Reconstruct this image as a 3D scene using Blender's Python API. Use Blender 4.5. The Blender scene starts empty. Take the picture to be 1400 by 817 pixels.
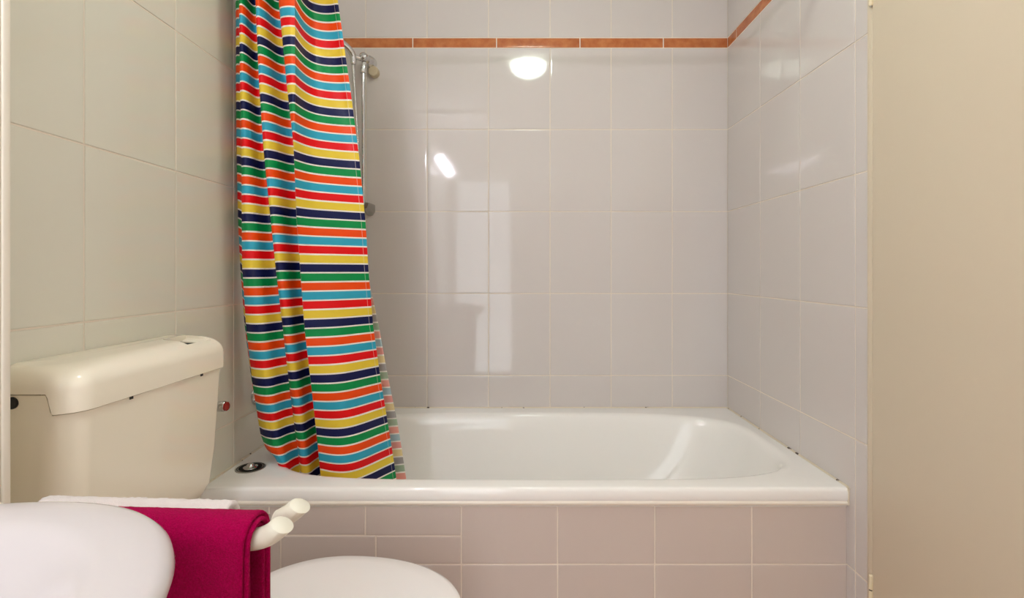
import bpy, bmesh, math, random
from mathutils import Vector, Matrix
random.seed(7)
PI = math.pi
S = bpy.context.scene
COL = S.collection

# ------------------------------------------------------------------ camera, light, exposure
CZ = 1.113
cam = bpy.data.cameras.new('camera'); camo = bpy.data.objects.new('camera', cam); COL.objects.link(camo)
cam.sensor_width = 36; cam.lens = 686.0 / 1400 * 36
cam.shift_x = -11.0 / 1400; cam.shift_y = -37.5 / 1400
cam.clip_start = 0.02
camo.location = (0, 0, CZ); camo.rotation_euler = (PI / 2, 0, 0)
S.camera = camo
w = bpy.data.worlds.new('world'); S.world = w; w.use_nodes = True
w.node_tree.nodes['Background'].inputs[0].default_value = (0.93, 0.96, 1.0, 1)
w.node_tree.nodes['Background'].inputs[1].default_value = 3.0
S.view_settings.view_transform = 'Standard'; S.view_settings.look = 'None'
S.view_settings.exposure = 0.24; S.view_settings.gamma = 1; S.view_settings.use_curve_mapping = False
S.cycles.use_denoising = True
S.cycles.max_bounces = 14; S.cycles.diffuse_bounces = 8; S.cycles.glossy_bounces = 6
DOME = 22.0; DOME_COL = (0.86, 1.0, 0.88)
BULB = 235.0; BULB_COL = (0.97, 0.94, 1.05)

XL, XR, YB, XC = -0.819, 0.8445, 2.04, -0.7076     # left wall, right wall, back wall, wall step
YN, ZC = -1.05, 2.40
YF = 1.296                                          # face of the bath panel

# ------------------------------------------------------------------ helpers
def srgb(r, g, b):
    f = lambda c: (c / 255) / 12.92 if c / 255 <= 0.04045 else ((c / 255 + 0.055) / 1.055) ** 2.4
    return (f(r), f(g), f(b), 1)
def mat(name, col, rough=0.5, metal=0, spec=0.5, noise=None, bump=None, sheen=0, coat=0, emit=None):
    m = bpy.data.materials.new(name); m.use_nodes = True
    nt = m.node_tree; b = nt.nodes['Principled BSDF']
    b.inputs['Base Color'].default_value = col; b.inputs['Roughness'].default_value = rough
    b.inputs['Metallic'].default_value = metal; b.inputs['Specular IOR Level'].default_value = spec
    b.inputs['Sheen Weight'].default_value = sheen; b.inputs['Coat Weight'].default_value = coat
    if coat: b.inputs['Coat Roughness'].default_value = 0.05
    tc = nt.nodes.new('ShaderNodeTexCoord')
    if noise:
        sc, col2, lo, hi = noise
        n = nt.nodes.new('ShaderNodeTexNoise'); n.inputs['Scale'].default_value = sc; n.inputs['Detail'].default_value = 4
        r = nt.nodes.new('ShaderNodeValToRGB'); r.color_ramp.elements[0].position = lo; r.color_ramp.elements[1].position = hi
        r.color_ramp.elements[0].color = col2; r.color_ramp.elements[1].color = col
        nt.links.new(tc.outputs['Object'], n.inputs['Vector']); nt.links.new(n.outputs['Fac'], r.inputs['Fac'])
        nt.links.new(r.outputs['Color'], b.inputs['Base Color'])
    if bump:
        sc, st, dist = bump
        n = nt.nodes.new('ShaderNodeTexNoise'); n.inputs['Scale'].default_value = sc; n.inputs['Detail'].default_value = 3
        bp = nt.nodes.new('ShaderNodeBump'); bp.inputs['Strength'].default_value = st; bp.inputs['Distance'].default_value = dist
        nt.links.new(tc.outputs['Object'], n.inputs['Vector']); nt.links.new(n.outputs['Fac'], bp.inputs['Height'])
        nt.links.new(bp.outputs['Normal'], b.inputs['Normal'])
    if emit:
        b.inputs['Emission Color'].default_value = (*emit[0], 1); b.inputs['Emission Strength'].default_value = emit[1]
    return m
def mesh(name, V, F, mats, parent=None, smooth=True, mi=None, angle=None):
    me = bpy.data.meshes.new(name); me.from_pydata([tuple(v) for v in V], [], F)
    for m in (mats if isinstance(mats, (list, tuple)) else [mats]): me.materials.append(m)
    if mi: me.polygons.foreach_set('material_index', mi)
    bm = bmesh.new(); bm.from_mesh(me)
    bmesh.ops.recalc_face_normals(bm, faces=bm.faces)
    bm.to_mesh(me); bm.free()
    me.polygons.foreach_set('use_smooth', [smooth] * len(me.polygons))
    if smooth and angle: me.set_sharp_from_angle(angle=math.radians(angle))
    o = bpy.data.objects.new(name, me); COL.objects.link(o)
    if parent is not None:
        o.parent = parent; o.matrix_parent_inverse = Matrix.Translation(parent.location).inverted()
    return o
def thing(name, label, cat, loc=(0, 0, 0), group=None):
    o = bpy.data.objects.new(name, None); COL.objects.link(o); o.location = loc; o.empty_display_size = 0.05
    o['label'] = label; o['category'] = cat
    if group: o['group'] = group
    return o
def tag(o, label, cat, group=None):
    o['label'] = label; o['category'] = cat
    if group: o['group'] = group
    return o
def struct(o):
    o['kind'] = 'structure'; return o
class MB:                                            # collects shapes into one mesh
    def __init__(s): s.V = []; s.F = []; s.M = []
    def add(s, V, F, m=0):
        k = len(s.V); s.V += [tuple(v) for v in V]; s.F += [tuple(i + k for i in f) for f in F]; s.M += [m] * len(F); return s
    def box(s, x0, x1, y0, y1, z0, z1, m=0):
        V = [(x, y, z) for x in (x0, x1) for y in (y0, y1) for z in (z0, z1)]
        return s.add(V, [(0, 1, 3, 2), (4, 6, 7, 5), (0, 4, 5, 1), (2, 3, 7, 6), (0, 2, 6, 4), (1, 5, 7, 3)], m)
    def rbox(s, x0, x1, y0, y1, z0, z1, r, seg=3, m=0):
        bm = bmesh.new(); bmesh.ops.create_cube(bm, size=1)
        for v in bm.verts: v.co = ((x0 + x1) / 2 + v.co.x * (x1 - x0), (y0 + y1) / 2 + v.co.y * (y1 - y0), (z0 + z1) / 2 + v.co.z * (z1 - z0))
        bmesh.ops.bevel(bm, geom=bm.edges[:], offset=r, segments=seg, profile=0.5, affect='EDGES')
        bm.verts.index_update(); V = [v.co[:] for v in bm.verts]; F = [[v.index for v in f.verts] for f in bm.faces]; bm.free()
        return s.add(V, F, m)
    def loft(s, rings, cap0=True, cap1=True, m=0):
        n = len(rings[0]); V = [p for r in rings for p in r]; F = []
        for k in range(len(rings) - 1):
            for i in range(n):
                j = (i + 1) % n; F.append((k * n + i, k * n + j, (k + 1) * n + j, (k + 1) * n + i))
        if cap0: F.append(tuple(range(n))[::-1])
        if cap1: F.append(tuple((len(rings) - 1) * n + i for i in range(n)))
        return s.add(V, F, m)
    def tube(s, P, R, n=16, m=0, sq=1.0):
        P = [Vector(p) for p in P]; R = R if isinstance(R, (list, tuple)) else [R] * len(P)
        rings = []; up = None
        for i, p in enumerate(P):
            t = (P[min(i + 1, len(P) - 1)] - P[max(i - 1, 0)]).normalized()
            if up is None: up = Vector((0, 0, 1)) if abs(t.z) < 0.9 else Vector((1, 0, 0))
            a = t.cross(up).normalized(); b = a.cross(t).normalized(); up = b
            rings.append([p + a * math.cos(2 * PI * k / n) * R[i] * sq + b * math.sin(2 * PI * k / n) * R[i] for k in range(n)])
        return s.loft(rings, m=m)
    def lathe(s, base, axis, prof, n=32, m=0):       # prof: (distance along axis, radius)
        base = Vector(base); ax = Vector(axis).normalized()
        a = ax.orthogonal().normalized(); b = ax.cross(a)
        return s.loft([[base + ax * h + (a * math.cos(2 * PI * k / n) + b * math.sin(2 * PI * k / n)) * max(r, 1e-5) for k in range(n)] for h, r in prof], m=m)
    def build(s, name, mats, parent=None, smooth=True, angle=40):
        return mesh(name, s.V, s.F, mats, parent, smooth, s.M, angle)
def smoothpath(P, it=2):
    P = [tuple(p) for p in P]
    for _ in range(it):
        Q = [P[0]]
        for a, b in zip(P, P[1:]):
            Q.append(tuple(x * 0.75 + y * 0.25 for x, y in zip(a, b))); Q.append(tuple(x * 0.25 + y * 0.75 for x, y in zip(a, b)))
        Q.append(P[-1]); P = Q
    return P
def interp(t, K):
    if t <= K[0][0]: return K[0][1]
    for (a, x), (b, y) in zip(K, K[1:]):
        if t <= b: return x + (y - x) * (t - a) / (b - a)
    return K[-1][1]
def sell(cx, cy, a, b, n, z, N=128, ph=0.0):         # superellipse ring
    out = []
    for k in range(N):
        t = 2 * PI * k / N + ph; c, s_ = math.cos(t), math.sin(t)
        out.append((cx + a * math.copysign(abs(c) ** (2 / n), c), cy + b * math.copysign(abs(s_) ** (2 / n), s_), z))
    return out
def rrect(x0, x1, y0, y1, r, z, q=8, rf=None):                # rounded rectangle ring
    out = []
    rf = r if rf is None else rf
    for cx, cy, a0, r in ((x1 - rf, y1 - rf, 0, rf), (x0 + rf, y1 - rf, 90, rf), (x0 + r, y0 + r, 180, r), (x1 - r, y0 + r, 270, r)):
        for k in range(q + 1):
            a = math.radians(a0 + 90 * k / q); out.append((cx + r * math.cos(a), cy + r * math.sin(a), z))
    return out

# ------------------------------------------------------------------ materials
M_tile = mat('glazed_tile', srgb(214, 208, 205), 0.06, bump=(9, 0.05, 0.004))
M_ltile = mat('ivory_tile', srgb(229, 227, 214), 0.07, bump=(9, 0.05, 0.004))
M_ptile = mat('panel_tile', srgb(210, 198, 190), 0.12, bump=(9, 0.05, 0.004))
M_grout = mat('grout', srgb(234, 224, 210), 0.8, spec=0.2)
M_terra = mat('terracotta_tile', srgb(204, 128, 76), 0.15, noise=(34, srgb(178, 98, 52), 0.3, 0.72))
M_bath = mat('bath_enamel', srgb(250, 249, 246), 0.07)
M_trim = mat('cream_plastic_trim', srgb(244, 237, 224), 0.3)
M_seal = mat('sealant', srgb(226, 216, 196), 0.5, noise=(34, srgb(66, 44, 28), 0.335, 0.38))
M_cist = mat('ivory_plastic', srgb(249, 242, 224), 0.08)
M_lid = mat('white_seat_plastic', srgb(252, 249, 249), 0.2)
M_ceram = mat('white_ceramic', srgb(216, 211, 213), 0.10)
M_hook = mat('white_hook_plastic', srgb(232, 229, 212), 0.3)
M_chrome = mat('chrome', (0.66, 0.66, 0.66, 1), 0.09, metal=1)
M_steel = mat('dull_steel', (0.45, 0.44, 0.42, 1), 0.3, metal=1)
M_dark = mat('black_rubber_and_shade', (0.01, 0.01, 0.01, 1), 0.5)  # also used as painted shade in the flush recess and hinge gaps
M_red = mat('red_plastic', srgb(150, 30, 25), 0.25)
M_beige = mat('beige_plastic', srgb(205, 190, 160), 0.35)
M_door = mat('cream_door_paint', srgb(218, 205, 183), 0.45, bump=(60, 0.06, 0.002))
M_hinge = mat('hinge_paint', srgb(232, 218, 186), 0.35)
M_paint = mat('white_paint', srgb(234, 232, 228), 0.7)
M_floor = mat('terracotta_floor', srgb(190, 150, 122), 0.25, noise=(12, srgb(168, 126, 100), 0.3, 0.7))
M_wtow = mat('white_terry', srgb(240, 232, 228), 0.95, spec=0.1, sheen=0.5, bump=(900, 0.7, 0.002))
M_mtow = mat('magenta_terry', srgb(186, 0, 84), 0.95, spec=0.03, sheen=0.03, bump=(700, 0.9, 0.003), noise=(420, srgb(158, 0, 66), 0.3, 0.7))
M_rod = mat('white_rod', srgb(235, 232, 225), 0.3)

# ------------------------------------------------------------------ tiled walls
def tiles(mb, org, U, V, N, uj, vj, m=1, gap=0.0036, h=0.0014, skip=None):
    org, U, V, N = map(Vector, (org, U, V, N))
    for a, b in zip(uj, uj[1:]):
        for c, d in zip(vj, vj[1:]):
            if skip and skip(a, b, c, d): continue
            g = gap / 2; tl = [random.uniform(-0.00022, 0.00022) for _ in range(3)]
            rings = []
            for ins, hh in ((0, -0.002), (0, h * 0.45), (0.0006, h * 0.85), (0.0018, h), (0.006, h + 0.0001)):
                r = []
                for (u, v, su, sv) in ((a + g + ins, c + g + ins, -1, -1), (b - g - ins, c + g + ins, 1, -1), (b - g - ins, d - g - ins, 1, 1), (a + g + ins, d - g - ins, -1, 1)):
                    k = 0 if hh < 0 else tl[0] + tl[1] * su + tl[2] * sv
                    r.append(org + U * u + V * v + N * (hh + k))
                rings.append(r)
            mb.loft(rings, cap0=False, m=m)
ZJ = [0.0, 0.025, 0.358, 0.691, 1.024, 1.357, 1.690, 2.0205]
ZT = [2.0625, 2.3955]
G = M_grout
XJ = [XL, -0.627, -0.3776, -0.128, 0.122, 0.3700, 0.6185, XR]
# back wall
b = MB(); b.box(XL - 0.12, XR + 0.12, YB, YB + 0.1, 0, ZC)
tiles(b, (0, YB, 0), (1, 0, 0), (0, 0, 1), (0, -1, 0), XJ, ZJ); tiles(b, (0, YB, 0), (1, 0, 0), (0, 0, 1), (0, -1, 0), XJ, ZT)
struct(b.build('wall_back', [G, M_tile], smooth=False))
b = MB(); b.box(XL, XR, YB - 0.0004, YB + 0.002, 2.0205, 2.0625)
SJ = [XL, -0.775, -0.436, -0.0955, 0.2435, 0.5825, XR]
tiles(b, (0, YB, 0), (1, 0, 0), (0, 0, 1), (0, -1, 0), SJ, [2.0205, 2.0625], gap=0.004)
struct(b.build('trim_1', [G, M_terra], smooth=False))
# right wall beyond the door
RJ = [1.2155, 1.2628, 1.5114, 1.7620, YB]
b = MB(); b.box(XR, XR + 0.1, 1.2155, YB, 0, ZC); b.box(XR, XR + 0.1, YN, 0.40, 0, ZC, 2); b.box(XR + 0.0, XR + 0.1, 0.40, 1.2155, 2.06, ZC, 2)
tiles(b, (XR, 0, 0), (0, 1, 0), (0, 0, 1), (-1, 0, 0), RJ, ZJ); tiles(b, (XR, 0, 0), (0, 1, 0), (0, 0, 1), (-1, 0, 0), RJ, ZT)
struct(b.build('wall_right', [G, M_tile, M_paint], smooth=False))
b = MB(); b.box(XR - 0.0004, XR + 0.002, 1.2155, YB, 2.0205, 2.0625)
tiles(b, (XR, 0, 0), (0, 1, 0), (0, 0, 1), (-1, 0, 0), [1.2155, 1.279, 1.618, 1.957, YB], [2.0205, 2.0625], gap=0.004)
struct(b.build('trim_2', [G, M_terra], smooth=False))
# left wall, far part and the nearer part that steps forward
LJ = [0.6926, 0.9416, 1.1916, 1.4314, 1.680, 1.929, YB]
ZL = [max(0, z - 0.006) for z in ZJ[:-1]] + [2.0205]
b = MB(); b.box(XL - 0.1, XL, 0.50, YB, 0, ZC)
tiles(b, (XL, 0, 0), (0, 1, 0), (0, 0, 1), (1, 0, 0), LJ, ZL); tiles(b, (XL, 0, 0), (0, 1, 0), (0, 0, 1), (1, 0, 0), LJ, ZT)
struct(b.build('wall_left', [G, M_ltile], smooth=False))
b = MB(); b.box(XL, XL + 0.002, 0.70, YB, 2.0205, 2.0625)
tiles(b, (XL, 0, 0), (0, 1, 0), (0, 0, 1), (1, 0, 0), [0.70, 0.96, 1.30, 1.64, YB], [2.0205, 2.0625], gap=0.004)
struct(b.build('trim_3', [G, M_terra], smooth=False))
b = MB(); b.box(XL - 0.1, XC, YN, 0.690, 0, ZC)
NJ = [YN, -0.81, -0.561, -0.312, -0.063, 0.186, 0.435, 0.684]
tiles(b, (XC, 0, 0), (0, 1, 0), (0, 0, 1), (1, 0, 0), NJ, ZL); tiles(b, (XC, 0, 0), (0, 1, 0), (0, 0, 1), (1, 0, 0), NJ, ZT)
struct(b.build('wall_left_step', [G, M_ltile], smooth=False))
b = MB(); b.rbox(XC - 0.03, XC + 0.0025, 0.6835, 0.6955, 0, ZC, 0.0022)
struct(b.build('trim_4', M_trim))
b = MB(); b.box(XL - 0.12, -0.66, YN - 0.1, YN, 0, ZC); b.box(-0.10, XR + 0.12, YN - 0.1, YN, 0, ZC); b.box(-0.66, -0.10, YN - 0.1, YN, 2.05, ZC)  # unseen opening added behind the camera to let world light in
struct(b.build('wall_near', M_paint, smooth=False))
b = MB(); b.box(XL - 0.12, XR + 0.12, YN - 0.1, YB + 0.1, -0.1, 0)
tiles(b, (0, 0, 0), (1, 0, 0), (0, 1, 0), (0, 0, 1), [XC, -0.4, -0.1, 0.2, 0.5, XR], [YN, -0.75, -0.45, -0.15, 0.15, 0.45, 0.75, 1.05, YF])
struct(b.build('floor', [G, M_floor], smooth=False))
b = MB(); b.box(XL - 0.12, XR + 0.12, YN - 0.1, YB + 0.1, ZC, ZC + 0.1)
struct(b.build('ceiling', M_paint, smooth=False))

# tiled bath panel with its access hatch
b = MB(); b.box(XL, XR, YF, YF + 0.03, 0, 0.513)
PX = [XL, -0.6475, -0.3990, -0.1515, 0.0970, 0.3480, 0.5985, XR]
hx0, hx1, hz = -0.6178, -0.3715, 0.433
T = lambda uj, vj: tiles(b, (0, YF, 0), (1, 0, 0), (0, 0, 1), (0, -1, 0), uj, vj)
T(PX[:2], [0.0, 0.025, 0.358, 0.513]); T([PX[1], PX[2]], [hz, 0.513]); T([PX[1], hx0], [0, 0.1, hz])
T([hx1, PX[3]], [0.0, 0.025, 0.358, hz - 0.0015]); T([PX[2] , PX[3]], [hz - 0.0015, 0.513]); T(PX[3:], [0.0, 0.025, 0.358, 0.513])
struct(b.build('wall_bath_panel', [G, M_ptile], smooth=False))
b = MB(); b.box(hx0 + 0.0015, hx1 - 0.0015, YF - 0.0005, YF + 0.001, 0.10, hz - 0.001)
tiles(b, (0, YF - 0.0012, 0), (1, 0, 0), (0, 0, 1), (0, -1, 0), [hx0, hx1], [0.10, hz], gap=0.005)
struct(b.build('wall_access_hatch', [G, M_ptile], smooth=False))
b = MB(); b.tube([(XL + 0.001, YF - 0.005, 0.5200), (XR - 0.001, YF - 0.005, 0.5200)], 0.0074, 16)
struct(b.build('trim_5', M_trim))

# door (closed, hinged at its far edge) in the right wall
b = MB(); b.rbox(XR - 0.0065, XR + 0.034, 0.412, 1.194, 0.006, 2.04, 0.002)
door = struct(b.build('door_1', M_door))
b = MB(); b.rbox(XR - 0.0045, XR + 0.06, 1.1965, 1.2145, 0, 2.06, 0.0015); b.rbox(XR - 0.0045, XR + 0.06, 0.39, 0.409, 0, 2.06, 0.0015); b.rbox(XR - 0.0045, XR + 0.06, 0.409, 1.1965, 2.042, 2.06, 0.0015)
struct(b.build('trim_6', M_door))
b = MB(); b.box(XR + 0.06, XR + 0.1, 0.39, 1.2155, 0, 2.06); struct(b.build('trim_7', M_paint, smooth=False))
for z0 in (0.2755, 1.745):
    m_ = MB()
    x, y = XR - 0.0085, 1.1955
    m_.lathe((x, y, z0), (0, 0, 1), [(0, 0.003), (0.001, 0.0047), (0.078, 0.0047), (0.079, 0.0038), (0.081, 0.0038), (0.082, 0.0047), (0.114, 0.0047), (0.116, 0.003)], 20)
    m_.box(x - 0.0005, x + 0.006, y - 0.004, y, z0 + 0.004, z0 + 0.11)
    hg = m_.build('hinge', M_hinge, door)
    k_ = MB(); k_.lathe((x, y, z0 + 0.0786), (0, 0, 1), [(0, 0.0041), (0.0028, 0.0041)], 16); k_.build('hinge_gap_shade', M_dark, hg)  # black ring paints the shade in the gap between knuckles
    k_ = MB(); k_.lathe((x, y, z0 - 0.003), (0, 0, 1), [(0, 0.001), (0.001, 0.003), (0.0035, 0.003)], 16); k_.build('hinge_pin', M_steel, hg)

# ------------------------------------------------------------------ bath
bath = thing('bathtub', 'white enamel bathtub set between three tiled walls', 'bathtub', (0, 1.66, 0.02))
N = 192
def outer(z, e=0.0):
    x0, x1, y0, y1 = XL + 0.0025, XR - 0.0025, 1.2835 + e, YB - 0.0045
    cx, cy = 0.03, 1.66; out = []
    for k in range(N):
        t = 2 * PI * k / N; c, s_ = math.cos(t), math.sin(t)
        a = 1e9
        if c > 1e-9: a = min(a, (x1 - cx) / c)
        if c < -1e-9: a = min(a, (x0 - cx) / c)
        if s_ > 1e-9: a = min(a, (y1 - cy) / s_)
        if s_ < -1e-9: a = min(a, (y0 - cy) / s_)
        out.append((cx + a * c, cy + a * s_, z))
    for X_ in (x0, x1):
        for Y_ in (y0, y1):
            k = min(range(N), key=lambda i: (out[i][0] - X_) ** 2 + (out[i][1] - Y_) ** 2); out[k] = (X_, Y_, z)
    return out
def inner(x0, x1, y0, y1, n, z, skew=0.0):
    cx, cy = (x0 + x1) / 2, (y0 + y1) / 2
    R = []
    for k in range(N):
        t = 2 * PI * k / N; c, s_ = math.cos(t), math.sin(t)
        # radial superellipse keeps the rim quads aligned with the outer ring
        A, B = (x1 - x0) / 2, (y1 - y0) / 2
        q = (1 + s_) / 2; q = q * q * (3 - 2 * q); nn = n * (1.25 * (1 - q) + 0.87 * q)
        rr = (abs(c / A) ** nn + abs(s_ / B) ** nn) ** (-1 / nn)
        R.append((cx + rr * c, cy + rr * s_, z))
    return R
ox0, ox1, oy0, oy1 = -0.716, 0.797, 1.336, 1.958
rings = [outer(0.505, 0.012), outer(0.528, 0.001), outer(0.531), outer(0.550), outer(0.5560, 0.002), outer(0.5590, 0.005), outer(0.5600, 0.009)]
for d, z in ((-0.012, 0.5615), (-0.004, 0.5610), (0.002, 0.5585), (0.007, 0.554), (0.011, 0.547), (0.015, 0.535), (0.022, 0.50), (0.035, 0.42), (0.06, 0.30), (0.085, 0.22), (0.12, 0.18), (0.17, 0.165), (0.23, 0.16)):
    f = max(0, d)
    n = 3.8 if d < 0.012 else 3.8 - min(1.0, (d - 0.012) * 12)
    rings.append(inner(ox0 + d + f * 0.3, ox1 - d - f * 0.3 - max(0, f - 0.03) * 2.6, oy0 + d, oy1 - d, n, z))
b = MB(); b.loft(rings, cap0=False, cap1=True)
b.build('tub', M_bath, bath, angle=60)
# drain plate on the rim corner, with its chrome knob
px, py = -0.7585, 1.412
b = MB(); b.lathe((px, py, 0.5595), (0, 0, 1), [(0, 0.039), (0.0025, 0.039), (0.0035, 0.037), (0.0030, 0.030), (0.002, 0.022)], 48)
ov = b.build('waste_control', M_steel, bath)
b = MB()
for r in (0.034, 0.029, 0.024):
    b.lathe((px, py, 0.5625), (0, 0, 1), [(0, r + 0.001), (0.0009, r + 0.001), (0.0011, r), (0.0009, r - 0.001), (0, r - 0.001)], 48)
b.build('grille_ring', M_dark, ov)
b = MB(); b.lathe((px, py, 0.561), (0, 0, 1), [(0, 0.020), (0.003, 0.019), (0.005, 0.012), (0.009, 0.010), (0.011, 0.008), (0.0115, 0.0001)], 32)
b.build('knob', M_chrome, ov)
# sealant
b = MB(); zz = 0.5605
b.tube([(XL + 0.003, YB - 0.0035, zz), (XR - 0.003, YB - 0.0035, zz)], 0.0035, 8)
b.tube([(XR - 0.0035, 1.286, zz), (XR - 0.0035, YB - 0.003, zz)], 0.0035, 8)
b.tube([(XL + 0.0035, 1.286, zz), (XL + 0.0035, YB - 0.003, zz)], 0.0035, 8)
b.tube([(XR - 0.0035, 1.286, 0.515), (XR - 0.0035, 1.284, zz)], 0.003, 8)
b.build('sealant_bead', M_seal, bath)

# ------------------------------------------------------------------ toilet with slim cistern
toi = thing('toilet', 'ivory toilet with slim wall cistern, closed lid, between washbasin and bath', 'toilet', (-0.5, 1.0, 0))
X0 = XL + 0.003
def cring(front, y0, y1, z, r=0.035, q=10):
    R = rrect(X0 - 0.05, front, y0, y1, r, z, q, min(r, 0.014))
    k = max(i for i, p in enumerate(R) if p[0] < X0 + 0.001)
    a_, b_ = R[k], R[(k + 1) % len(R)]
    a_ = (X0, a_[1], z)
    R = R[:k + 1] + [tuple(p + (q_ - p) * t / 40 for p, q_ in zip(a_, b_)) for t in range(1, 40)] + R[k + 1:]
    return [(max(x, X0), y, z_) for x, y, z_ in R]
def lowz(x, y):
    if y > 0.86: return 0.8885
    t = (x + 0.741) / 0.009; t = max(0, min(1, t)); t = t * t * (3 - 2 * t)
    return 0.921 + (0.8885 - 0.921) * t
b = MB(); rg = []
for z, f, e, r in ((0.574, -0.780, 0.055, 0.03), (0.576, -0.766, 0.045, 0.032), (0.583, -0.750, 0.030, 0.036), (0.597, -0.736, 0.017, 0.040), (0.622, -0.725, 0.008, 0.044), (0.70, -0.7165, 0.0035, 0.045), (0.80, -0.711, 0.001, 0.045)):
    rg.append(cring(f, 0.787 + e, 1.190 - e, z, r, 24))
T_ = cring(-0.7055, 0.787, 1.1895, 0, 0.045, 24)
rg.append([(x, y, lowz(x + 0.004, y) - 0.0025) for x, y, _ in T_])
T2 = cring(-0.7125, 0.794, 1.183, 0, 0.04, 24)
rg.append([(x, y, lowz(a + 0.004, c) - 0.0026) for (x, y, _), (a, c, _z) in zip(T2, T_)])
rg.append([(x, y, 0.93) for x, y, _ in T2])
b.loft(rg); tank = b.build('cistern', M_cist, toi, angle=50)
rg = []
def lidring(ins, z, r): return cring(-0.6995 - ins, 0.7835 + ins * 0.42, 1.194 - ins * 0.35, z, r, 24)
base = lidring(0.0, 0.0, 0.045)
low = [(x, y, lowz(x, y)) for x, y, _ in base]
lowin = [(x if x <= X0 + 1e-6 else x - 0.0045, y + (0.0045 if y < 1 else -0.0045), z + 0.0005) for x, y, z in low]
rg = [lowin, low, [(x, y, max(z + 0.004, 0.925)) for x, y, z in low]]
for k in range(1, 11):
    a = PI / 2 * k / 10
    rg.append(lidring(0.052 * (1 - math.cos(a)), 0.925 + 0.038 * math.sin(a), 0.045))
rg.append(lidring(0.075, 0.9655, 0.03))
# the side edge at the near end rounds as well
b = MB(); b.loft(rg); lid = b.build('cistern_lid', M_cist, toi, angle=50)
cut = MB(); cut.add([(-0.782, 1.085, 0.99), (-0.707, 1.082, 0.99), (-0.707, 1.175, 0.99), (-0.782, 1.172, 0.99),
                     (-0.776, 1.090, 0.934), (-0.728, 1.088, 0.934), (-0.728, 1.168, 0.934), (-0.776, 1.168, 0.934)],
                    [(0, 1, 2, 3), (4, 7, 6, 5), (0, 4, 5, 1), (1, 5, 6, 2), (2, 6, 7, 3), (3, 7, 4, 0)])
co = cut.build('pocket', M_cist, smooth=False)
md = lid.modifiers.new('cut', 'BOOLEAN'); md.object = co; md.operation = 'DIFFERENCE'; md.solver = 'EXACT'
bpy.context.view_layer.update()
dg = bpy.context.evaluated_depsgraph_get(); nm = bpy.data.meshes.new_from_object(lid.evaluated_get(dg)); lid.modifiers.clear(); lid.data = nm
bpy.data.objects.remove(co)
b = MB()
b.add([(-0.7735, 1.146, 0.9535), (-0.7300, 1.146, 0.9510), (-0.7285, 1.166, 0.9555), (-0.7735, 1.166, 0.9590),
       (-0.7735, 1.146, 0.9360), (-0.7300, 1.146, 0.9360), (-0.7285, 1.166, 0.9360), (-0.7735, 1.166, 0.9360)],
      [(0, 1, 2, 3), (4, 7, 6, 5), (0, 4, 5, 1), (1, 5, 6, 2), (2, 6, 7, 3), (3, 7, 4, 0)])
b.build('flush_button', M_cist, lid, smooth=False)
b = MB(); b.box(-0.7765, -0.7280, 1.0905, 1.146, 0.9345, 0.9350); b.box(-0.7750, -0.7290, 1.1445, 1.1458, 0.9350, 0.9500); b.box(-0.7785, -0.7745, 1.0905, 1.152, 0.9345, 0.9525); b.build('button_well_shade', M_dark, lid, smooth=False)  # black plates stand in for the shade inside the flush recess
b = MB(); b.lathe((-0.796, 0.7875, 0.907), (0, -1, 0), [(0, 0.0095), (0.003, 0.0095), (0.004, 0.0085), (0.004, 0.0001)], 24); b.build('inlet_plug', M_dark, toi)
for yy in (0.905, 1.106):
    b = MB(); b.box(-0.7045, -0.7035, yy, yy + 0.008, 0.882, 0.8875)
    b.build('clip_slot', M_dark, toi, smooth=False)
# pan, seat, lid, flush pipe
def egg(sc, z, dx=0.0, N_=96, w=0.189, f=0.286, r=0.205):
    return [(-0.402 + dx + (f if math.cos(t) > 0 else r) * math.copysign(abs(math.cos(t)) ** 0.96, math.cos(t)) * sc, 1.0 + w * math.sin(t) * sc, z) for t in (2 * PI * k / N_ for k in range(N_))]
b = MB(); b.loft([egg(0.97, 0.421), egg(0.995, 0.424), egg(1.0, 0.430), egg(0.998, 0.436), egg(0.985, 0.4415), egg(0.95, 0.445), egg(0.8, 0.4485), egg(0.5, 0.4505), egg(0.2, 0.451)])
b.build('toilet_lid', M_lid, toi, angle=60)
b = MB(); b.loft([egg(0.99, 0.403), egg(1.0, 0.407), egg(1.0, 0.416), egg(0.99, 0.420)]); b.build('seat', M_lid, toi, angle=60)
b = MB(); rg = [egg(0.90, 0.402)]
for z, s_ in ((0.38, 0.92), (0.34, 0.88), (0.28, 0.74), (0.22, 0.60), (0.12, 0.52), (0.03, 0.54), (0.0, 0.56)): rg.append(egg(s_, z, dx=-0.14 * (0.92 - s_)))
b.loft(rg); b.rbox(-0.66, -0.52, 0.90, 1.10, 0.26, 0.40, 0.03); b.build('pan', M_ceram, toi, angle=60)
for y_ in (0.93, 1.07):
    b = MB(); b.lathe((-0.605, y_ - 0.015, 0.425), (0, 1, 0), [(0, 0.012), (0.03, 0.012)], 20); b.build('lid_hinge', M_lid, toi)
b = MB(); b.tube(smoothpath([(-0.77, 0.99, 0.58), (-0.77, 0.99, 0.40), (-0.76, 0.99, 0.33), (-0.64, 0.99, 0.33)], 2), 0.022, 20); b.build('flush_pipe', M_cist, toi)

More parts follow.
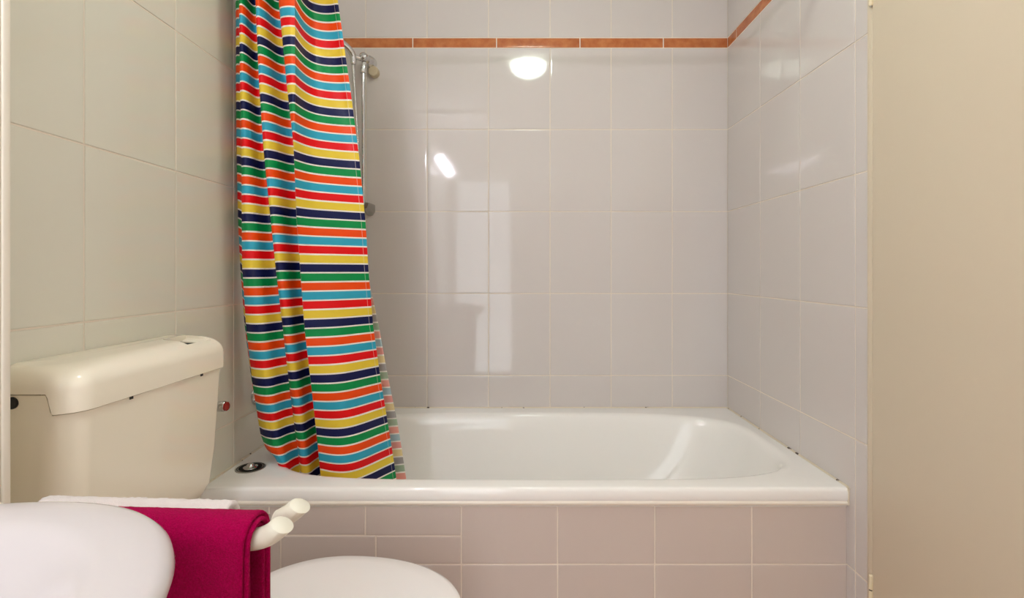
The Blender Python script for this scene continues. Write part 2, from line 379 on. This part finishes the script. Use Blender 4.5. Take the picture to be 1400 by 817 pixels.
# valve on the wall between cistern and bath
v = thing('isolation_valve', 'small chrome water valve with red cap on wall behind cistern end', 'valve', (-0.79, 1.30, 0.764))
b = MB(); b.lathe((XL + 0.001, 1.30, 0.764), (1, 0, 0), [(0, 0.024), (0.003, 0.024), (0.006, 0.012), (0.035, 0.011)], 28); b.build('wall_stub', M_chrome, v)
b = MB()
rg = []
for h, r in ((0.034, 0.012), (0.038, 0.0135), (0.054, 0.0135), (0.056, 0.012)):
    rg.append([(XL + h, 1.30 + math.cos(2 * PI * k / 48) * (r - (0.0012 if k % 4 < 2 else 0)), 0.764 + math.sin(2 * PI * k / 48) * (r - (0.0012 if k % 4 < 2 else 0))) for k in range(48)])
b.loft(rg); b.build('handwheel', M_chrome, v)
b = MB(); b.lathe((XL + 0.056, 1.30, 0.764), (1, 0, 0), [(0, 0.0115), (0.004, 0.0115), (0.007, 0.0085), (0.008, 0.0001)], 28); b.build('red_cap', M_red, v)

# bath mixer on the left wall, mostly behind the curtain
mx = thing('bath_mixer', 'chrome bath mixer tap on left wall half hidden by curtain', 'tap', (-0.8, 1.66, 0.73))
for yy in (1.553, 1.703):
    b = MB(); b.lathe((XL + 0.002, yy, 0.73), (1, 0, 0), [(0, 0.030), (0.004, 0.030), (0.014, 0.026), (0.022, 0.014), (0.045, 0.013)], 32); b.build('escutcheon', M_chrome, mx)
b = MB(); b.tube([(-0.768, 1.54, 0.73), (-0.768, 1.716, 0.73)], 0.021, 24); b.tube(smoothpath([(-0.768, 1.66, 0.725), (-0.70, 1.66, 0.715), (-0.655, 1.66, 0.70), (-0.645, 1.66, 0.675)], 2), 0.012, 16); b.build('tap_body', M_chrome, mx)
b = MB(); b.tube([(-0.768, 1.66, 0.748), (-0.765, 1.66, 0.765), (-0.71, 1.66, 0.79)], [0.018, 0.014, 0.006], 16); b.build('lever', M_chrome, mx)

# ------------------------------------------------------------------ shower set on the back wall
sh = thing('shower_set', 'chrome shower rail with handset and hose on back wall beside curtain', 'shower', (-0.62, 1.99, 1.37))
rx, ry = -0.617, 1.975
b = MB(); b.tube([(rx, ry, 1.375), (rx, ry, 1.945)], 0.0072, 20); b.build('riser_rail', M_chrome, sh)
b = MB(); b.lathe((-0.606, YB - 0.002, 1.956), (-0.05, -1, 0), [(0, 0.026), (0.012, 0.026), (0.030, 0.022), (0.040, 0.014), (0.060, 0.012), (0.066, 0.0001)], 36); b.build('top_bracket', M_chrome, sh)
b = MB()
rg = []
for t, hw, z1 in ((0, 0.020, 1.382), (0.3, 0.019, 1.383), (0.7, 0.016, 1.384), (1, 0.012, 1.384)):
    y_ = YB - 0.003 - t * 0.065; zb = 1.338 + t * 0.022
    rg.append([(-0.609 - hw, y_, z1), (-0.609 + hw, y_, z1), (-0.609 + hw, y_, zb + 0.016), (-0.609 + hw * 0.6, y_, zb + 0.003), (-0.609, y_, zb), (-0.609 - hw * 0.6, y_, zb + 0.003), (-0.609 - hw, y_, zb + 0.016)])
b.loft(rg); b.build('lower_bracket', M_steel, sh, angle=50)
b = MB(); b.lathe((-0.590, YB - 0.002, 1.918), (0, -1, 0), [(0, 0.021), (0.022, 0.021), (0.026, 0.018), (0.026, 0.0001)], 32); b.build('bracket_cap', M_beige, sh)
b = MB(); b.tube([(rx, ry, 1.893), (rx, ry, 1.90), (rx + 0.002, ry, 1.925), (rx + 0.004, ry, 1.935)], [0.012, 0.0135, 0.0115, 0.010], 20)
b.lathe((rx + 0.004, 1.995, 1.953), (0, -1, 0), [(0, 0.016), (0.02, 0.018), (0.036, 0.016), (0.042, 0.010), (0.043, 0.0001)], 28)
b.tube([(rx - 0.004, 1.965, 1.945), (rx - 0.026, 1.950, 1.948)], 0.009, 16)
b.build('slider', M_chrome, sh)
b = MB(); hp = smoothpath([(-0.646, 1.945, 1.915), (-0.645, 1.944, 1.950), (-0.662, 1.925, 1.975), (-0.70, 1.90, 1.995), (-0.735, 1.87, 2.005)], 2)
b.tube(hp, [interp(i / (len(hp) - 1), [(0, 0.009), (0.2, 0.0115), (0.5, 0.0125), (1, 0.014)]) for i in range(len(hp))], 20)
hd = b.build('handset', M_chrome, sh)
b = MB(); b.lathe((-0.752, 1.855, 2.018), (-0.25, -0.45, -1), [(-0.012, 0.012), (-0.004, 0.034), (0.01, 0.042), (0.02, 0.042), (0.023, 0.038), (0.023, 0.0001)], 36); b.build('shower_head', M_chrome, hd)
b = MB(); hp = smoothpath([(-0.646, 1.945, 1.915), (-0.6455, 1.946, 1.86), (-0.639, 1.950, 1.75), (-0.632, 1.955, 1.60), (-0.628, 1.960, 1.40), (-0.632, 1.955, 1.10), (-0.66, 1.93, 0.80), (-0.71, 1.90, 0.66), (-0.75, 1.82, 0.64), (-0.768, 1.718, 0.705)], 3)
L = [0]; 
for p, q in zip(hp, hp[1:]): L.append(L[-1] + (Vector(p) - Vector(q)).length)
ns = int(L[-1] / 0.0016); P = []; R = []; j = 0
for i in range(ns + 1):
    s_ = L[-1] * i / ns
    while j < len(L) - 2 and L[j + 1] < s_: j += 1
    P.append(Vector(hp[j]).lerp(Vector(hp[j + 1]), (s_ - L[j]) / max(1e-9, L[j + 1] - L[j]))); R.append(0.0068 if i % 3 else 0.0054)
b.tube(P, R, 10); b.build('hose', M_chrome, sh, angle=89)

# ------------------------------------------------------------------ shower curtain
def stripe_mat(name, pale):
    m = bpy.data.materials.new(name); m.use_nodes = True; nt = m.node_tree; p = nt.nodes['Principled BSDF']
    uv = nt.nodes.new('ShaderNodeUVMap'); uv.uv_map = 'UVMap'
    sx = nt.nodes.new('ShaderNodeSeparateXYZ'); nt.links.new(uv.outputs[0], sx.inputs[0])
    a = nt.nodes.new('ShaderNodeMath'); a.operation = 'MULTIPLY_ADD'; a.inputs[1].default_value = 1 / 0.15; a.inputs[2].default_value = -1.272 / 0.15 + 1 / 12 + 20
    nt.links.new(sx.outputs['Y'], a.inputs[0])
    f = nt.nodes.new('ShaderNodeMath'); f.operation = 'FRACT'; nt.links.new(a.outputs[0], f.inputs[0])
    r = nt.nodes.new('ShaderNodeValToRGB'); r.color_ramp.interpolation = 'CONSTANT'; nt.links.new(f.outputs[0], r.inputs[0])
    cols = [srgb(18, 26, 84), srgb(248, 222, 70), srgb(246, 8, 20), srgb(56, 184, 214), srgb(255, 86, 8), srgb(0, 160, 84)]
    W = srgb(252, 248, 240)
    if pale: cols = [tuple(0.42 * c + 0.58 * w_ for c, w_ in zip(k, srgb(232, 226, 214))) for k in cols]
    el = r.color_ramp.elements; st = []
    for i, c in enumerate(cols):
        st += [(i / 6, W), (i / 6 + 0.0155, c), (i / 6 + 1 / 6 - 0.0135, W)]
    st = [s for i, s in enumerate(st) if not (i and s[0] == 0)]
    while len(el) > 1: el.remove(el[-1])
    el[0].position = 0; el[0].color = st[0][1]
    for pos, c in st[1:]:
        e = el.new(min(pos, 0.9999)); e.color = c
    # hem stitching: a thin pale line near the free edge
    g1 = nt.nodes.new('ShaderNodeMath'); g1.operation = 'COMPARE'; g1.inputs[1].default_value = 0.0125; g1.inputs[2].default_value = 0.0007
    nt.links.new(sx.outputs['X'], g1.inputs[0])
    dsh = nt.nodes.new('ShaderNodeMath'); dsh.operation = 'MULTIPLY'; dsh.inputs[1].default_value = 0.45; nt.links.new(g1.outputs[0], dsh.inputs[0])
    mx_ = nt.nodes.new('ShaderNodeMix'); mx_.data_type = 'RGBA'; nt.links.new(dsh.outputs[0], mx_.inputs['Factor'])
    nt.links.new(r.outputs[0], mx_.inputs['A']); mx_.inputs['B'].default_value = srgb(235, 230, 225)
    nt.links.new(mx_.outputs['Result'], p.inputs['Base Color'])
    p.inputs['Roughness'].default_value = 0.42; p.inputs['Specular IOR Level'].default_value = 0.35
    tr = nt.nodes.new('ShaderNodeBsdfTranslucent'); nt.links.new(mx_.outputs['Result'], tr.inputs[0])
    ms = nt.nodes.new('ShaderNodeMixShader'); ms.inputs[0].default_value = 0.30
    nt.links.new(p.outputs[0], ms.inputs[1]); nt.links.new(tr.outputs[0], ms.inputs[2])
    nt.links.new(ms.outputs[0], nt.nodes['Material Output'].inputs['Surface'])
    return m
M_fab = stripe_mat('striped_fabric_face', False); M_fabp = stripe_mat('striped_fabric_reverse', True)
# fold edges, read as horizontal bearings at 1.4 m at different heights
KY = [-90, 5, 110, 200, 300, 363, 450, 535, 600, 620, 640, 700]
KB = {
 0: [320, 322, 322, 323, 325, 328, 334, 344, 354, 361, 371, 380],
 1: [327, 327, 328, 330, 330.5, 331, 336.5, 346, 356, 363, 374, 384],
 2: [346, 349.5, 354, 360, 370, 376.5, 386.5, 396, 404, 407, 409, 413],
 3: [376, 381, 391, 401, 405, 409.5, 416, 426, 433, 435, 437, 443],
 4: [401, 403, 403.5, 402.5, 406, 410.5, 417, 427, 434, 436, 438, 444],
 5: [455, 467, 480.5, 491, 500, 503.5, 510, 521, 531, 534, 537, 545],
 6: [448, 458, 470, 482, 494, 500, 517, 531, 543, 546, 549, 557]}
def B(i, y): return interp(y, list(zip(KY, KB[i])))
GT = [0, .62, .98, 1.12, 1.17, 1.16, 1.12]; GB = [0, -.16, -.20, -.06, .24, .62, 1.0]
ROWS = 150; ZTOP, ZBOT = 1.925, 0.452
rows = []
for i in range(ROWS + 1):
    z = ZTOP + (ZBOT - ZTOP) * i / ROWS
    Dn = interp(-z, [(-1.93, 1.318), (-1.6, 1.330), (-1.1, 1.340), (-0.8, 1.362), (-0.56, 1.405), (-0.45, 1.412)])
    y = 371 - (z - CZ) * 686 / Dn
    far = 0.115
    tb = max(0, min(1, (1.75 - z) / 1.15))
    P = []
    def add(px_, D, dv=0.0): P.append(((px_ - 711) / 686 * D, D, dv))
    b0, b1, b2, b3, b4, b5, b6 = [B(k, y) for k in range(7)]
    rnd = interp(z, [(0.5, 1.0), (0.9, 0.6), (1.3, 0.15), (1.8, 0.0)])       # folds get rounder downwards
    for k in range(6, -1, -1):
        t = k / 6; g = GT[k] * (1 - tb) + GB[k] * tb
        add(b4 + (b5 - b4) * t, Dn + far * g)
        if k == 6: add(b4 + (b5 - b4) * 0.94, Dn + far * (GT[k] * 0.99 * (1 - tb) + (GB[5] + 0.24) * tb))
    add(b4, Dn); add(b4, Dn)
    f3 = (b4 - b3) > 4
    add(b3 + (b4 - b3) * 0.6, Dn - 0.004); add(b3 + 0.1, Dn + 0.003)
    # fold 3 -> hidden return -> fold 2
    add(b3 + 1.5, Dn + 0.030, -0.004)
    add(b3 + 4, Dn + 0.075, -0.005)
    add(b3 + 1, Dn + 0.080, -0.005)
    add(b2 + (b3 - b2) * 0.78, Dn + 0.068 - 0.01 * rnd, -0.005)
    add(b2 + (b3 - b2) * 0.45, Dn + 0.030 - 0.015 * rnd, -0.005)
    add(b2 + (b3 - b2) * 0.12, Dn + 0.006 + 0.012 * rnd, -0.005)
    add(b2 + 0.0, Dn + 0.008 + 0.03 * rnd, -0.004); add(b2 + 0.0, Dn + 0.014 + 0.03 * rnd, -0.003)
    add(b2 + 3, Dn + 0.060, 0.008)
    add(b2 + 0.5, Dn + 0.070, 0.013)
    add(b1 + (b2 - b1) * 0.78, Dn + 0.060 - 0.005 * rnd, 0.014)
    add(b1 + (b2 - b1) * 0.45, Dn + 0.026 - 0.020 * rnd, 0.014)
    add(b1 + (b2 - b1) * 0.14, Dn + 0.006 + 0.020 * rnd, 0.014)
    add(b1, Dn + 0.010 + 0.045 * rnd, 0.014)
    add(b1, Dn + 0.010 + 0.045 * rnd, 0.014)
    add(b1 + 0.8, Dn + 0.050 + 0.03 * rnd, 0.004)
    add(b0 + 1.0, Dn + 0.065 + 0.04 * rnd, -0.004)
    add(b0, Dn + 0.090 + 0.04 * rnd, -0.006)
    add(b0 + 3, Dn + 0.13, 0.0)
    for t, dd in ((0.25, 0.15), (0.45, 0.135), (0.65, 0.16), (0.85, 0.15), (1.0, 0.165)):
        add(b0 + (b6 - b0) * t, Dn + dd, 0.0)
    # keep the cloth inside the tub below the rim
    Q = smoothpath(P, 2)
    if z < 0.60:
        k = min(1, (0.60 - z) / 0.05)
        Q = [(x + max(0, -0.690 - x) * k, max(D, 1.362 * k + D * (1 - k)) if D < 1.362 else D, dv) for x, D, dv in Q]
    rows.append([(x, D, z, z + dv) for x, D, dv in Q])
n = len(rows[0])
V = []; UVs = []
for r in rows:
    s_ = 0; pv = None
    for x, D, z, v_ in r:
        if pv: s_ += math.hypot(x - pv[0], D - pv[1])
        pv = (x, D); V.append((x, D, z)); UVs.append((s_, v_))
F = [(i * n + j, i * n + j + 1, (i + 1) * n + j + 1, (i + 1) * n + j) for i in range(ROWS) for j in range(n - 1)]
curt = thing('shower_curtain', 'shower curtain with horizontal rainbow stripes gathered at left end of bath', 'shower curtain', (-0.6, 1.38, 0.452))
me = bpy.data.meshes.new('curtain_cloth'); me.from_pydata(V, [], F)
me.materials.append(M_fab); me.materials.append(M_fabp)
ul = me.uv_layers.new(name='UVMap')
for lp in me.loops: ul.data[lp.index].uv = UVs[lp.vertex_index]
me.polygons.foreach_set('use_smooth', [True] * len(me.polygons))
cl = bpy.data.objects.new('curtain_cloth', me); COL.objects.link(cl); cl.parent = curt; cl.matrix_parent_inverse = Matrix.Translation(curt.location).inverted()
md = cl.modifiers.new('thick', 'SOLIDIFY'); md.thickness = 0.0006; md.material_offset = 1; md.material_offset_rim = 0; md.offset = -1
# the rod and its rings
rod = thing('curtain_rod', 'white shower curtain rod spanning wall to wall above the bath', 'curtain rod', (0, 1.36, 1.98))
b = MB(); b.tube([(XL + 0.002, 1.36, 1.98), (XR - 0.002, 1.36, 1.98)], 0.0115, 24); b.build('pole', M_rod, rod)
for x, s_ in ((XL + 0.001, 1), (XR - 0.001, -1)):
    b = MB(); b.lathe((x, 1.36, 1.98), (s_, 0, 0), [(0, 0.027), (0.006, 0.027), (0.02, 0.018), (0.025, 0.0125)], 28); b.build('end_bracket', M_rod, rod)
ringme = MB(); nn = 32
pts = [(0, 0.020 * math.cos(2 * PI * k / nn), 0.030 * math.sin(2 * PI * k / nn)) for k in range(nn)]
rg = []
for k, p in enumerate(pts):
    p = Vector(p); a = p.normalized(); c = Vector((1, 0, 0))
    rg.append([p + (a * math.cos(2 * PI * j / 8) + c * math.sin(2 * PI * j / 8)) * 0.0018 for j in range(8)])
rg.append(rg[0]); ringme.loft(rg, cap0=False, cap1=False)
rmesh = ringme.build('curtain_ring', M_rod)
rmesh.location = (-0.49, 1.36, 1.954)
for k, x in enumerate((-0.49, -0.535, -0.575, -0.61, -0.64, -0.67, -0.70, -0.73)):
    o = rmesh if k == 0 else rmesh.copy()
    if k: COL.objects.link(o)
    o.location = (x, 1.36, 1.954)
    o.parent = curt; o.matrix_parent_inverse = Matrix.Translation(curt.location).inverted()
    o.name = 'curtain_ring'

# ------------------------------------------------------------------ washbasin
bas = thing('washbasin', 'white ceramic washbasin with rounded corner in the foreground, mounted on wall', 'washbasin', (-0.52, 0.26, 0.70))
def bring(d, z, n=2.2, sh_=0.0):
    z += 0.008
    R = sell(-0.52 + sh_, 0.26, 0.255 - d, 0.307 - d, n, z, 144)
    return [(max(x, XC + 0.004 + max(0, d) * 0.6), y, z_) for x, y, z_ in R]
rg = [bring(0.16, 0.70), bring(0.10, 0.72), bring(0.05, 0.75), bring(0.02, 0.79), bring(0.005, 0.82), bring(0.0, 0.836), bring(0.0015, 0.843), bring(0.006, 0.848), bring(0.012, 0.8500), bring(0.03, 0.8505), bring(0.050, 0.8495), bring(0.060, 0.847), bring(0.068, 0.842), bring(0.08, 0.832), bring(0.11, 0.80), bring(0.15, 0.755), bring(0.19, 0.735), bring(0.23, 0.73)]
b = MB(); b.loft(rg); b.build('basin', M_ceram, bas, angle=60)

# ------------------------------------------------------------------ towel rail and towels
tr = thing('towel_rail', 'two-arm towel rail with upturned white plastic hook ends beside washbasin', 'towel rail', (-0.70, 0.62, 0.80))
def swivel(b):                                       # the arms stand slightly off square to the wall
    c_, s_ = math.cos(math.radians(-3.0)), math.sin(math.radians(-3.0))
    b.V = [(-0.70 + (x + 0.70) * c_ - (y - 0.62) * s_, 0.630 + (x + 0.70) * s_ + (y - 0.62) * c_, z) for x, y, z in b.V]
    return b
b = MB(); b.rbox(XC + 0.003, XC + 0.024, 0.590, 0.668, 0.758, 0.809, 0.006); b.build('wall_plate', M_hook, tr)
ARMS = ((0.600, 0.798, 0.0), (0.650, 0.797, -0.004))
for y_, z_, dx in ARMS:
    b = MB(); b.tube([(XC + 0.018, y_, z_), (-0.318 + dx, y_, z_)], 0.0062, 20); swivel(b).build('arm', M_chrome, tr)
    b = MB()
    st = 0.0 if dx == 0 else 0.017
    hp = smoothpath([(-0.326 + dx + st, y_, z_), (-0.312 + dx + st * 0.5, y_, z_), (-0.297 + dx, y_, z_ + 0.004), (-0.286 + dx, y_, z_ + 0.0105), (-0.277 + dx, y_, z_ + 0.0185)], 3)
    hp = [p for p in hp[:-1] if (Vector(p) - Vector(hp[-1])).length > 0.0125] + [hp[-1]]
    b.tube(hp, [interp(k / (len(hp) - 1), [(0, 0.0102), (0.05, 0.0114), (0.4, 0.0122), (1, 0.0122)]) for k in range(len(hp))], 32)
    tn = (Vector(hp[-1]) - Vector(hp[-2])).normalized(); nv = Vector((0.50, -0.16, 0.86)).normalized(); c_ = Vector(hp[-1])
    top = []
    for k in range(len(b.V) - 32, len(b.V)):
        p = Vector(b.V[k]); p = p + tn * (-(p - c_).dot(nv) / tn.dot(nv)); b.V[k] = tuple(p); top.append(p)
    last = b.F.pop(); b.M.pop(); q0 = len(b.V)
    b.V += [tuple(c_ + (p - c_) * 0.93 + nv * 0.0006) for p in top]
    for k in range(32): b.F.append((q0 - 32 + k, q0 - 32 + (k + 1) % 32, q0 + (k + 1) % 32, q0 + k)); b.M.append(0)
    b.F.append(tuple(range(q0, q0 + 32))); b.M.append(0)
    swivel(b).build('hook_end', M_hook, tr, angle=50)
def towel(name, label, m, x0, x1, cy, cz, r0, layers, th, zf, zb, cat='towel', fuzz=0.0006):
    def prof(ri):
        P = [(cy - ri - 0.001, z) for z in [zf + (cz - zf) * k / 24 for k in range(24)]]
        P += [(cy - ri * math.cos(PI * k / 16), cz + ri * math.sin(PI * k / 16)) for k in range(17)]
        P += [(cy + ri, z) for z in [cz - (cz - zb) * k / 24 for k in range(1, 25)]]
        return P
    t = thing(name, label, cat, ((x0 + x1) / 2, cy, zf))
    rnd = random.Random(3)
    for l in range(layers):
        ra, rb_ = r0 + l * th + 0.0004, r0 + (l + 1) * th - 0.0002
        A, Bq = prof(ra), prof(rb_)
        m_ = len(A); nx = 70
        loop = Bq + A[::-1]
        xr = x1 - 0.0035 * ((l + 1) % 2)
        rings = []
        for k in range(nx + 1):
            u = k / nx
            # rounded folded edge at each end
            ee = [0.0, 0.45, 0.8, 1.0]
            e = min(k, nx - k); f = ee[e] if e < 4 else 1.0
            if e == 0: x = x0 if k == 0 else xr
            elif k < 4: x = x0 + [0, 0.0004, 0.0014, 0.003][k]
            elif nx - k < 4: x = xr - [0, 0.0004, 0.0014, 0.003][nx - k]
            else: x = x0 + 0.003 + (xr - x0 - 0.006) * (k - 3) / (nx - 6)
            ring = []
            for j, (yy, zz_) in enumerate(loop):
                jj = j if j < m_ else 2 * m_ - 1 - j
                my, mz = (A[jj][0] + Bq[jj][0]) / 2, (A[jj][1] + Bq[jj][1]) / 2
                q = 0.25 + 0.75 * f
                w_ = 0.0018 * math.sin(u * 9 + 1.3 * l) * min(1, max(0, (cz - mz) / 0.1)) * (1 if jj < m_ / 2 else 0.2)
                ring.append((x + rnd.uniform(-fuzz, fuzz) * 0.6, my + (yy - my) * q + rnd.uniform(-fuzz, fuzz) + w_, mz + (zz_ - mz) * q + rnd.uniform(-fuzz, fuzz)))
            rings.append(ring)
        b = MB(); b.loft(rings); swivel(b).build('towel_layer', m, t, angle=80)
    return t
towel('towel', 'magenta towel folded over the front arm of the rail beside washbasin', M_mtow, -0.530, -0.3035, 0.600, 0.800, 0.0113, 3, 0.0063, 0.42, 0.47, fuzz=0.0003)
towel('towel', 'white towel on the rear arm of the rail, behind the magenta towel', M_wtow, -0.625, -0.366, 0.650, 0.801, 0.0072, 1, 0.0105, 0.46, 0.44, fuzz=0.0011)

# ------------------------------------------------------------------ lamps (seen in the tiles as reflections)
lm = thing('ceiling_lamp', 'round frosted glass ceiling lamp seen reflected in back wall tiles', 'lamp', (0.055, 1.0, 2.40))
b = MB(); b.lathe((0.055, 1.0, ZC - 0.001), (0, 0, -1), [(0, 0.105), (0.018, 0.105), (0.02, 0.10)], 48); b.build('lamp_base', M_paint, lm)
M_dome = mat('lit_frosted_glass', (0.9, 0.9, 0.88, 1), 0.4, emit=(DOME_COL, DOME))
b = MB(); b.lathe((0.055, 1.0, ZC - 0.02), (0, 0, -1), [(0, 0.112)] + [(0.078 * math.sin(PI / 2 * k / 12), 0.112 * math.cos(PI / 2 * k / 12)) for k in range(1, 13)], 48)
b.build('glass_shade', M_dome, lm)
ml = thing('wall_lamp', 'bulb lamp bar above the washbasin seen reflected in the tiles', 'lamp', (-0.69, -0.12, 2.0))
b = MB(); b.rbox(XC + 0.001, XC + 0.03, -0.46, 0.17, 1.97, 2.03, 0.006); b.build('lamp_bar', M_chrome, ml)
M_bulb = mat('lit_bulb', (0.9, 0.9, 0.88, 1), 0.3, emit=(BULB_COL, BULB))
for k in range(4):
    y_ = -0.40 + k * 0.17
    b = MB(); b.lathe((XC + 0.03, y_, 2.0), (1, 0, 0), [(0, 0.016), (0.02, 0.015)], 20); b.build('socket', M_chrome, ml)
    b = MB(); b.lathe((XC + 0.05, y_, 2.0), (1, 0, 0), [(0, 0.012), (0.0105, 0.011)] + [(0.028 - 0.019 * math.cos(PI * t / 12), 0.019 * math.sin(PI * t / 12)) for t in range(4, 13)], 24); b.build('bulb', M_bulb, ml)
